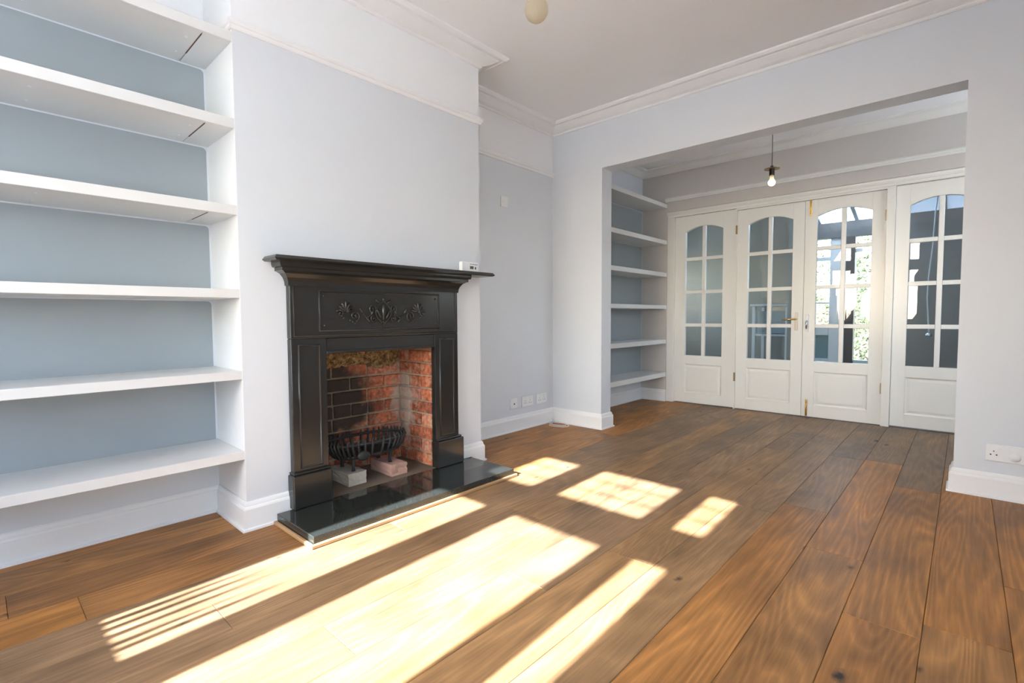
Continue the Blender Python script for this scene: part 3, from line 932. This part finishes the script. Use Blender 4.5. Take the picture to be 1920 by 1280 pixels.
pendant(1.41, .31, CEIL, 1.760, 'bare pendant bulb hanging at the top edge of the front room view', bulb_r=.033, length=.215)

# ------------------------------------------------------------------ glazed doors and side screens
LY0, LY1 = 4.385, 4.425
def arc(x, x0, x1, zs, zc):
    xc, hw = (x0 + x1) / 2, (x1 - x0) / 2
    return zs + (zc - zs) * (1 - ((x - xc) / hw) ** 2)
def leaf_door(name, x0, x1, z0, z1, gx0, gx1, gz0=.518, zs=1.828, zc=1.878, y0=LY0, y1=LY1):
    D = empty(name, ((x0 + x1) / 2, (y0 + y1) / 2, z0), kind='structure')
    bxo('stile', (x0, gx0, y0, y1, z0, z1), M_door, D, bev=.0015)
    bxo('stile', (gx1, x1, y0, y1, z0, z1), M_door, D, bev=.0015)
    bxo('bottom_rail', (gx0, gx1, y0, y1, z0, .115), M_door, D)
    bxo('lock_rail', (gx0, gx1, y0, y1, .425, gz0), M_door, D)
    bm = new_bm()
    N = 16
    poly = [(gx0 + (gx1 - gx0) * k / N, arc(gx0 + (gx1 - gx0) * k / N, gx0, gx1, zs, zc)) for k in range(N + 1)] + [(gx1, z1), (gx0, z1)]
    prism_xz(bm, poly, y0, y1); obj('arched_rail', bm, M_door, D)
    # lower panel: recessed edge, bevelled raised field
    bm = new_bm()
    def rect(dx, y): return [bm.verts.new((X_, y, Z_)) for X_, Z_ in ((gx0 + dx, .115 + dx), (gx1 - dx, .115 + dx), (gx1 - dx, .425 - dx), (gx0 + dx, .425 - dx))]
    R = [rect(0, y0 + .001), rect(.006, y0 + .010), rect(.014, y0 + .012), rect(.034, y0 + .006)]
    for a, c in zip(R, R[1:]):
        for i in range(4): bm.faces.new((a[i], a[(i + 1) % 4], c[(i + 1) % 4], c[i]))
    bm.faces.new(R[-1])
    bk = [bm.verts.new((X_, y1 - .008, Z_)) for X_, Z_ in ((gx0, .115), (gx1, .115), (gx1, .425), (gx0, .425))]
    for i in range(4): bm.faces.new((R[0][i], R[0][(i + 1) % 4], bk[(i + 1) % 4], bk[i]))
    bm.faces.new(bk)
    obj('lower_panel', bm, M_door, D)
    xm = (gx0 + gx1) / 2
    bw = .0175
    bxo('glazing_bar', (xm - bw, xm + bw, y0 + .004, y1 - .004, gz0, zc - .001), M_door, D, bev=.003)
    zh = [.842, 1.192, 1.540]
    for z in zh:
        bxo('glazing_bar', (gx0, xm - bw, y0 + .005, y1 - .005, z - bw, z + bw), M_door, D, bev=.003)
        bxo('glazing_bar', (xm + bw, gx1, y0 + .005, y1 - .005, z - bw, z + bw), M_door, D, bev=.003)
    zz = [gz0] + zh
    ym = (y0 + y1) / 2
    for i in range(4):
        for xa, xb in ((gx0, xm), (xm, gx1)):
            bm = new_bm()
            za = zz[i]; zb_ = zz[i + 1] if i < 3 else None
            tilt = random.uniform(-.0006, .0006)
            if zb_: poly = [(xa, za), (xb, za), (xb, zb_), (xa, zb_)]
            else: poly = [(xa, za), (xb, za)] + [(xb + (xa - xb) * k / 8, arc(xb + (xa - xb) * k / 8, gx0, gx1, zs, zc) + .003) for k in range(9)]
            vs = [bm.verts.new((x_, ym + tilt * (1 if k % 2 else -1), z_)) for k, (x_, z_) in enumerate(poly)]
            bm.faces.new(vs)
            obj('pane', bm, M_doorglass, D)
    return D
leaf_door('window_4', -.016, .6125, .012, 1.995, .098, .486)
d1 = leaf_door('door_1', .626, 1.2145, .008, 1.978, .730, 1.119)
d2 = leaf_door('door_2', 1.2175, 1.812, .008, 1.978, 1.312, 1.715)
leaf_door('window_5', 1.8725, 2.452, .012, 1.995, 1.965, 2.355, y0=4.397, y1=4.435)
# frame
FR = empty('trim_5', (1.2, 4.40, 0), kind='structure')
bxo('door_jamb', (-.0995, -.017, 4.366, 4.46, .0005, 1.998), M_door, FR, bev=.003)
bxo('door_jamb', (.613, .6255, 4.372, 4.46, .0005, 1.98), M_door, FR)
bxo('door_post', (1.813, 1.8715, 4.364, 4.46, .0005, 1.98), M_door, FR, bev=.002)
bxo('door_jamb', (2.453, XF1 - .001, 4.366, 4.46, .0005, 1.998), M_door, FR, bev=.003)
bxo('head_board', (-.0995, XF1 - .001, 4.366, 4.46, 1.998, 2.061), M_door, FR, bev=.002)
bxo('head_board', (.613, 1.8715, 4.372, 4.46, 1.981, 1.998), M_door, FR)
sweep('head_moulding', [(-.0995, 4.366), (XF1, 4.366)], [(0, 2.022), (.006, 2.024), (.008, 2.032), (.014, 2.036), (.016, 2.048), (.012, 2.058), (0, 2.0605)], M_door, FR)
# ironmongery
for xx, z, par, m_ in ((.6195, 1.79, d1, M_hingemat), (.6195, .325, d1, M_hingemat), (1.8125, 1.768, d2, M_hingemat), (1.8125, .318, d2, M_hingemat)):
    h_ = bxo('hinge', (xx - .008, xx + .008, 4.366 if False else 4.3715, 4.3846, z - .045, z + .045), m_, par, bev=.002)
bxo('handle_plate', (1.152, 1.176, 4.377, 4.3848, .800, .965), M_brass if False else paint('cream backplate', (.72, .66, .55), .3, 30., 0., .02), d1, bev=.002)
bm = new_bm(); tube(bm, [(1.163, 4.377, .905), (1.163, 4.345, .905), (1.150, 4.335, .905), (1.09, 4.335, .902), (1.055, 4.338, .893)], [.009, .009, .009, .0075, .009], 8); obj('lever_handle', bm, M_brass, d1, smooth=True)
bxo('handle_plate', (1.240, 1.266, 4.377, 4.3848, .790, .945), M_plastic, d2, bev=.002)
bm = new_bm(); tube(bm, [(1.253, 4.377, .885), (1.253, 4.350, .885), (1.253, 4.342, .865), (1.252, 4.345, .815)], [.010, .010, .009, .008], 8); obj('lever_handle', bm, M_chrome, d2, smooth=True)
for z0, z1 in ((1.84, 1.976), (.012, .165)):
    bo = bxo('slide_bolt', (1.250, 1.268, 4.380, 4.3848, z0, z1), M_brass, d2, bev=.0015)
    bm = new_bm(); tube(bm, [(1.259, 4.376, z0 + .01), (1.259, 4.376, z1 - .01)], .0045, 8); blob(bm, (1.259, 4.370, z0 + .02 if z0 > 1 else z1 - .02), (.006, .007, .007), 1)
    obj('bolt_rod', bm, M_brass, bo, smooth=True)

# ------------------------------------------------------------------ front window (behind the camera, gives the sun patches)
def casement(name, openings_x, x0, x1, z0, z1, lowz, topz, yc, lead=True):
    Wd = empty(name, ((x0 + x1) / 2, yc, z0), kind='structure')
    ya_, yb_ = yc - .028, yc + .028
    xs = [x0] + [v for o in openings_x for v in o] + [x1]
    for i in range(0, len(xs), 2):
        bxo('mullion', (xs[i], xs[i + 1], ya_, yb_, z0, z1), M_upvc, Wd, bev=.003)
    for a_, c_ in openings_x:
        bxo('sill_rail', (a_, c_, ya_, yb_, z0, lowz[0]), M_upvc, Wd)
        bxo('transom', (a_, c_, ya_, yb_, lowz[1], topz[0]), M_upvc, Wd)
        bxo('head_rail', (a_, c_, ya_, yb_, topz[1], z1), M_upvc, Wd)
        for q in (lowz, topz):
            bm = new_bm(); bm.faces.new([bm.verts.new(p) for p in ((a_, yc, q[0]), (c_, yc, q[0]), (c_, yc, q[1]), (a_, yc, q[1]))])
            obj('pane', bm, M_glass, Wd)
        if lead:
            n_ = max(1, round((c_ - a_) / .12))
            for k in range(1, n_):
                xx = a_ + (c_ - a_) * k / n_
                bxo('lead_came', (xx - .003, xx + .003, yc - .004, yc + .004, topz[0], topz[1]), M_lead, Wd)
            for k in (1, 2):
                zz_ = topz[0] + (topz[1] - topz[0]) * k / 3
                bxo('lead_came', (a_, c_, yc - .004, yc + .004, zz_ - .003, zz_ + .003), M_lead, Wd)
    return Wd
casement('window_1', [(.418, .690), (.876, 1.350), (1.512, 1.640)], WX0 + .001, WX1 - .001, WZ0 + .001, WZ1 - .001, (.876, 1.78), (1.97, 2.295), -2.04)
sl = bxo('stripe_shadow_rack', (.42, .70, -1.99, -1.93, .7205, .735), M_rack)
bpy.data.objects.remove(sl)
SR = empty('stripe_shadow_rack', (.55, -1.96, .7205), 'made-up slatted rack on the front window sill, shaping the floor stripes', 'rack')  # unseen rack added to cast the striped shadow on the floor
bxo('base_rail', (.42, .69, -1.985, -1.945, .7205, .745), M_rack, SR, bev=.002)
for xx, h_ in ((.446, 1.06), (.489, 1.10), (.537, 1.08), (.590, 1.02), (.628, 1.10)):
    bm = new_bm(); poly = [(xx - .011, .745), (xx + .011, .745), (xx + .011, h_ - .12), (xx, h_ + .05), (xx - .011, h_ - .12)]
    prism_xz(bm, poly, -1.97, -1.958); obj('slat', bm, M_rack, SR)
def added_side_window(name, x, y0, y1, z0, z1, n_):
    Wd = empty(name, (x, (y0 + y1) / 2, z0), kind='structure')
    for k in range(n_ + 1):
        yy = y0 + .025 + (y1 - y0 - .05) * k / n_
        bxo('mullion', (x - .025, x + .025, yy - .024, yy + .024, z0 + .001, z1 - .001), M_upvc, Wd, bev=.003)
    for k in range(n_):
        ya_ = y0 + .049 + (y1 - y0 - .05) * k / n_; yb_ = y0 + .001 + (y1 - y0 - .05) * (k + 1) / n_
        bxo('sill_rail', (x - .025, x + .025, ya_, yb_, z0 + .001, z0 + .06), M_upvc, Wd)
        bxo('head_rail', (x - .025, x + .025, ya_, yb_, z1 - .06, z1 - .001), M_upvc, Wd)
        bm = new_bm(); bm.faces.new([bm.verts.new(p) for p in ((x, ya_, z0 + .06), (x, yb_, z0 + .06), (x, yb_, z1 - .06), (x, ya_, z1 - .06))])
        obj('pane', bm, M_glass, Wd)
added_side_window('added_window_2', XRW + .15, -1.75, -.75, .04, 2.2, 2)  # unseen glazing added to let skylight onto the chimney side
added_side_window('added_window_3', XRW + .15, 3.2, 4.1, 1.0, 2.2, 2)  # unseen window added to brighten the back room

# ------------------------------------------------------------------ rooms beyond the doors
EY = 7.2
bxo('floor.001', (-1.6, XRW + .22, 4.5, EY + .1, -.09, -.012), M_tile, kind='structure')
boxes('wall_kitchen', [(-1.6, .70, EY, EY + .12, -.01, 2.5), (-1.6, -1.5, 4.5, 5.2, -.01, 2.5), (-1.6, -1.5, 6.6, EY, -.01, 2.5), (-1.6, -1.5, 5.2, 6.6, -.01, 1.0), (-1.6, -1.5, 5.2, 6.6, 2.0, 2.5), (.70, .76, 6.0, EY, -.01, 2.5), (-1.6, -.398, 4.51, 4.6, -.01, 2.5)], M_sage, kind='structure')
boxes('wall_extension', [(1.45, XRW, EY, EY + .12, -.01, 2.21), (3.3, XRW, 4.6, EY, -.01, 2.9), (.70, .76, 4.5, EY, 2.5, 2.95)], M_taupe, kind='structure')
bxo('ceiling.002', (-1.6, .76, 4.5, EY + .12, 2.42, 2.5), M_ceil, kind='structure')
def zroof(y): return 2.92 - (y - 4.5) * (2.92 - 2.235) / (EY - 4.5)
added_side_window('added_window_8', -1.55, 5.2, 6.6, 1.0, 2.0, 2)  # window added to let daylight into the dim kitchen
RF = empty('ceiling_conservatory', (1.8, 5.8, 2.6), kind='structure')
xs_ = [.79, 1.22, 1.66, 2.10, 2.54, 2.98, 3.30]
for i, xx in enumerate(xs_):
    bm = new_bm()
    poly = [(4.5, zroof(4.5) - .03), (EY + .1, zroof(EY + .1) - .03), (EY + .1, zroof(EY + .1) + .03), (4.5, zroof(4.5) + .03)]
    a_ = [bm.verts.new((xx - .022, y, z)) for y, z in poly]; c_ = [bm.verts.new((xx + .022, y, z)) for y, z in poly]
    bm.faces.new(a_); bm.faces.new(c_[::-1])
    for k in range(4): bm.faces.new((a_[k], c_[k], c_[(k + 1) % 4], a_[(k + 1) % 4]))
    obj('roof_bar', bm, M_upvc, RF)
m_poly = bpy.data.materials.new('translucent roof sheet'); m_poly.use_nodes = True
ntp = m_poly.node_tree; ntp.nodes.clear()
op = nd(ntp, 'ShaderNodeOutputMaterial'); tr = nd(ntp, 'ShaderNodeBsdfTranslucent'); tr.inputs[0].default_value = (.62, .72, .80, 1)
tp = nd(ntp, 'ShaderNodeBsdfTransparent'); tp.inputs[0].default_value = (.8, .88, .95, 1)
mxp = nd(ntp, 'ShaderNodeMixShader'); mxp.inputs[0].default_value = .45
ntp.links.new(tr.outputs[0], mxp.inputs[1]); ntp.links.new(tp.outputs[0], mxp.inputs[2]); ntp.links.new(mxp.outputs[0], op.inputs[0])
m_poly_block = m_poly.copy(); m_poly_block.name = 'grey light-blocking roof sheet'  # dark sheet added to keep roof light out of the extension
for q in m_poly_block.node_tree.nodes:
    if q.type == 'BSDF_TRANSLUCENT': q.inputs[0].default_value = (.10, .112, .12, 1)
    if q.type == 'MIX_SHADER': q.inputs[0].default_value = 0.0
for xa, xb in zip(xs_, xs_[1:]):
    bm = new_bm(); bm.faces.new([bm.verts.new(p) for p in ((xa, 4.5, zroof(4.5)), (xb, 4.5, zroof(4.5)), (xb, EY + .1, zroof(EY + .1)), (xa, EY + .1, zroof(EY + .1)))])
    obj('roof_pane', bm, m_poly if xa < 1.5 else m_poly_block, RF)
# glazed end wall of the extension
GW = empty('window_6', (1.1, EY, 0), kind='structure')
bxo('eaves_beam', (.70, 1.45, EY - .06, EY + .06, 1.985, 2.19), M_beam, GW)
bxo('dark_post', (1.088, 1.222, EY - .08, EY + .05, .0, 1.985), M_post, GW, bev=.004)
bxo('white_post', (.935, 1.067, EY - .03, EY + .05, 0, 1.985), M_upvc, GW, bev=.004)
bxo('white_post', (.705, .765, EY - .03, EY + .05, 0, 1.985), M_upvc, GW, bev=.004)
bxo('white_post', (1.395, 1.449, EY - .03, EY + .05, 0, 1.985), M_upvc, GW, bev=.004)
for z0, z1 in ((1.69, 1.735), (.665, .81), (.25, .34), (1.1, 1.118)):
    bxo('white_rail', (.766, .934, EY - .03, EY + .05, z0, z1), M_upvc, GW, bev=.003)
bxo('teal_panel', (.766, .934, EY - .005, EY + .02, .341, .664), M_teal, GW)
bxo('white_rail', (1.223, 1.394, EY - .03, EY + .05, .25, .34), M_upvc, GW, bev=.003)
bxo('white_rail', (1.223, 1.394, EY - .03, EY + .05, 1.78, 1.82), M_upvc, GW, bev=.003)
bxo('teal_panel', (1.223, 1.394, EY - .005, EY + .02, 0, .249), M_teal, GW)
bxo('teal_panel', (.766, .934, EY - .005, EY + .02, 0, .249), M_teal, GW)
for xa, xb, za, zb_ in ((.766, .934, .81, 1.69), (1.223, 1.394, .34, 1.78)):
    bm = new_bm(); bm.faces.new([bm.verts.new(p) for p in ((xa, EY, za), (xb, EY, za), (xb, EY, zb_), (xa, EY, zb_))])
    obj('pane', bm, M_glass, GW)

# hanging flex, kitchen table
fx = empty('hanging_flex', (2.07, 5.42, .72), 'white flex with a chrome end hanging behind the right glazed panel', 'flex')
bm = new_bm()
tube(bm, [(2.12, 5.42, 2.63), (2.11, 5.42, 2.2), (2.083, 5.42, 1.93), (2.072, 5.42, 1.6), (2.05, 5.42, 1.3), (2.045, 5.42, 1.1), (2.063, 5.42, .80), (2.065, 5.42, .765)], .006, 8); obj('flex', bm, M_plastic, fx, smooth=True)
bm = new_bm(); blob(bm, (2.065, 5.42, .742), (.026, .026, .024), 3); obj('chrome_end', bm, M_chrome, fx, smooth=True)
kt = empty('kitchen_table', (.45, 6.5, 0), 'pale kitchen table seen through the left glazed door', 'table')
bxo('table_top', (.19, .66, 6.25, 6.75, 1.06, 1.09), M_upvc, kt, bev=.004)
for xx, yy in ((.21, 6.28), (.61, 6.28), (.21, 6.7), (.61, 6.7)):
    bxo('leg', (xx, xx + .04, yy, yy + .04, -.011, 1.06), M_upvc, kt, bev=.003)
bxo('shelf_box', (.26, .60, 6.34, 6.66, .70, 1.0), paint('pale blue box', (.42, .52, .55), .4, 30., 0., .03), kt, bev=.01, seg=2)
bxo('shelf_board', (.21, .65, 6.29, 6.72, .67, .695), M_upvc, kt)

# ------------------------------------------------------------------ outside
bxo('floor.002', (-14, 16, EY + .12, 26, -.35, -.2), M_lawn, kind='structure')
boxes('floor.003', [(-14, 16, -18, YS0 - .01, -.35, -.2), (XRW + .23, 16, YS0 - .01, 4.6, -.35, -.2), (-14, -.66, YS0 - .01, 4.4, -.35, -.2)], M_bounce_paving, kind='structure')  # unseen paving, kept pale and carried round the sides to bounce light indoors
FN = empty('garden_fence', (.5, 15, -.2), 'brown board fence at the end of the garden', 'fence')
for k in range(60):
    xx = -4.5 + k * .155
    bxo('fence_board', (xx, xx + .147, 15.0, 15.025, -.2, 1.55 + .01 * (k % 3)), M_fence, FN)
for k in range(4): bxo('fence_post', (-4.4 + k * 3, -4.3 + k * 3, 15.03, 15.13, -.2, 1.6), M_fence, FN)
def shrub(x, y, h, w, n_, label):
    r_ = empty('garden_shrub', (x, y, -.2), label, 'shrub')
    verts, faces = [], []
    for k in range(n_):
        while True:
            p = Vector((random.uniform(-1, 1), random.uniform(-1, 1), random.uniform(-1, 1)))
            if .35 < p.length < 1: break
        c = Vector((x + p.x * w, y + p.y * w, -.2 + h * .55 + p.z * h * .5))
        q = Vector((random.uniform(-1, 1), random.uniform(-1, 1), random.uniform(-1, 1))).normalized()
        u = q.orthogonal().normalized(); v = q.cross(u); s = random.uniform(.025, .05)
        b0 = len(verts)
        verts += [c + u * s, c + v * s * .5, c - u * s, c - v * s * .5]
        faces.append((b0, b0 + 1, b0 + 2, b0 + 3))
    me = bpy.data.meshes.new('foliage'); me.from_pydata([tuple(v) for v in verts], [], faces); me.materials.append(M_leaf)
    o = bpy.data.objects.new('foliage', me); COL.objects.link(o); o.parent = r_; o.location = -r_.location
    o['kind'] = 'stuff'
    bm = new_bm(); tube(bm, [(x, y, -.2), (x + .03, y, h * .3), (x, y, h * .6)], [.04, .03, .015], 7); obj('stem', bm, M_fence, r_)
shrub(.95, 11.0, 2.9, .60, 3200, 'green shrub in the garden straight beyond the right glazed door')
shrub(-.10, 13.4, 3.8, .75, 3200, 'tall loose tree at the left of the garden view')
shrub(1.85, 13.8, 2.4, .62, 2200, 'low shrub at the right of the garden by the fence')
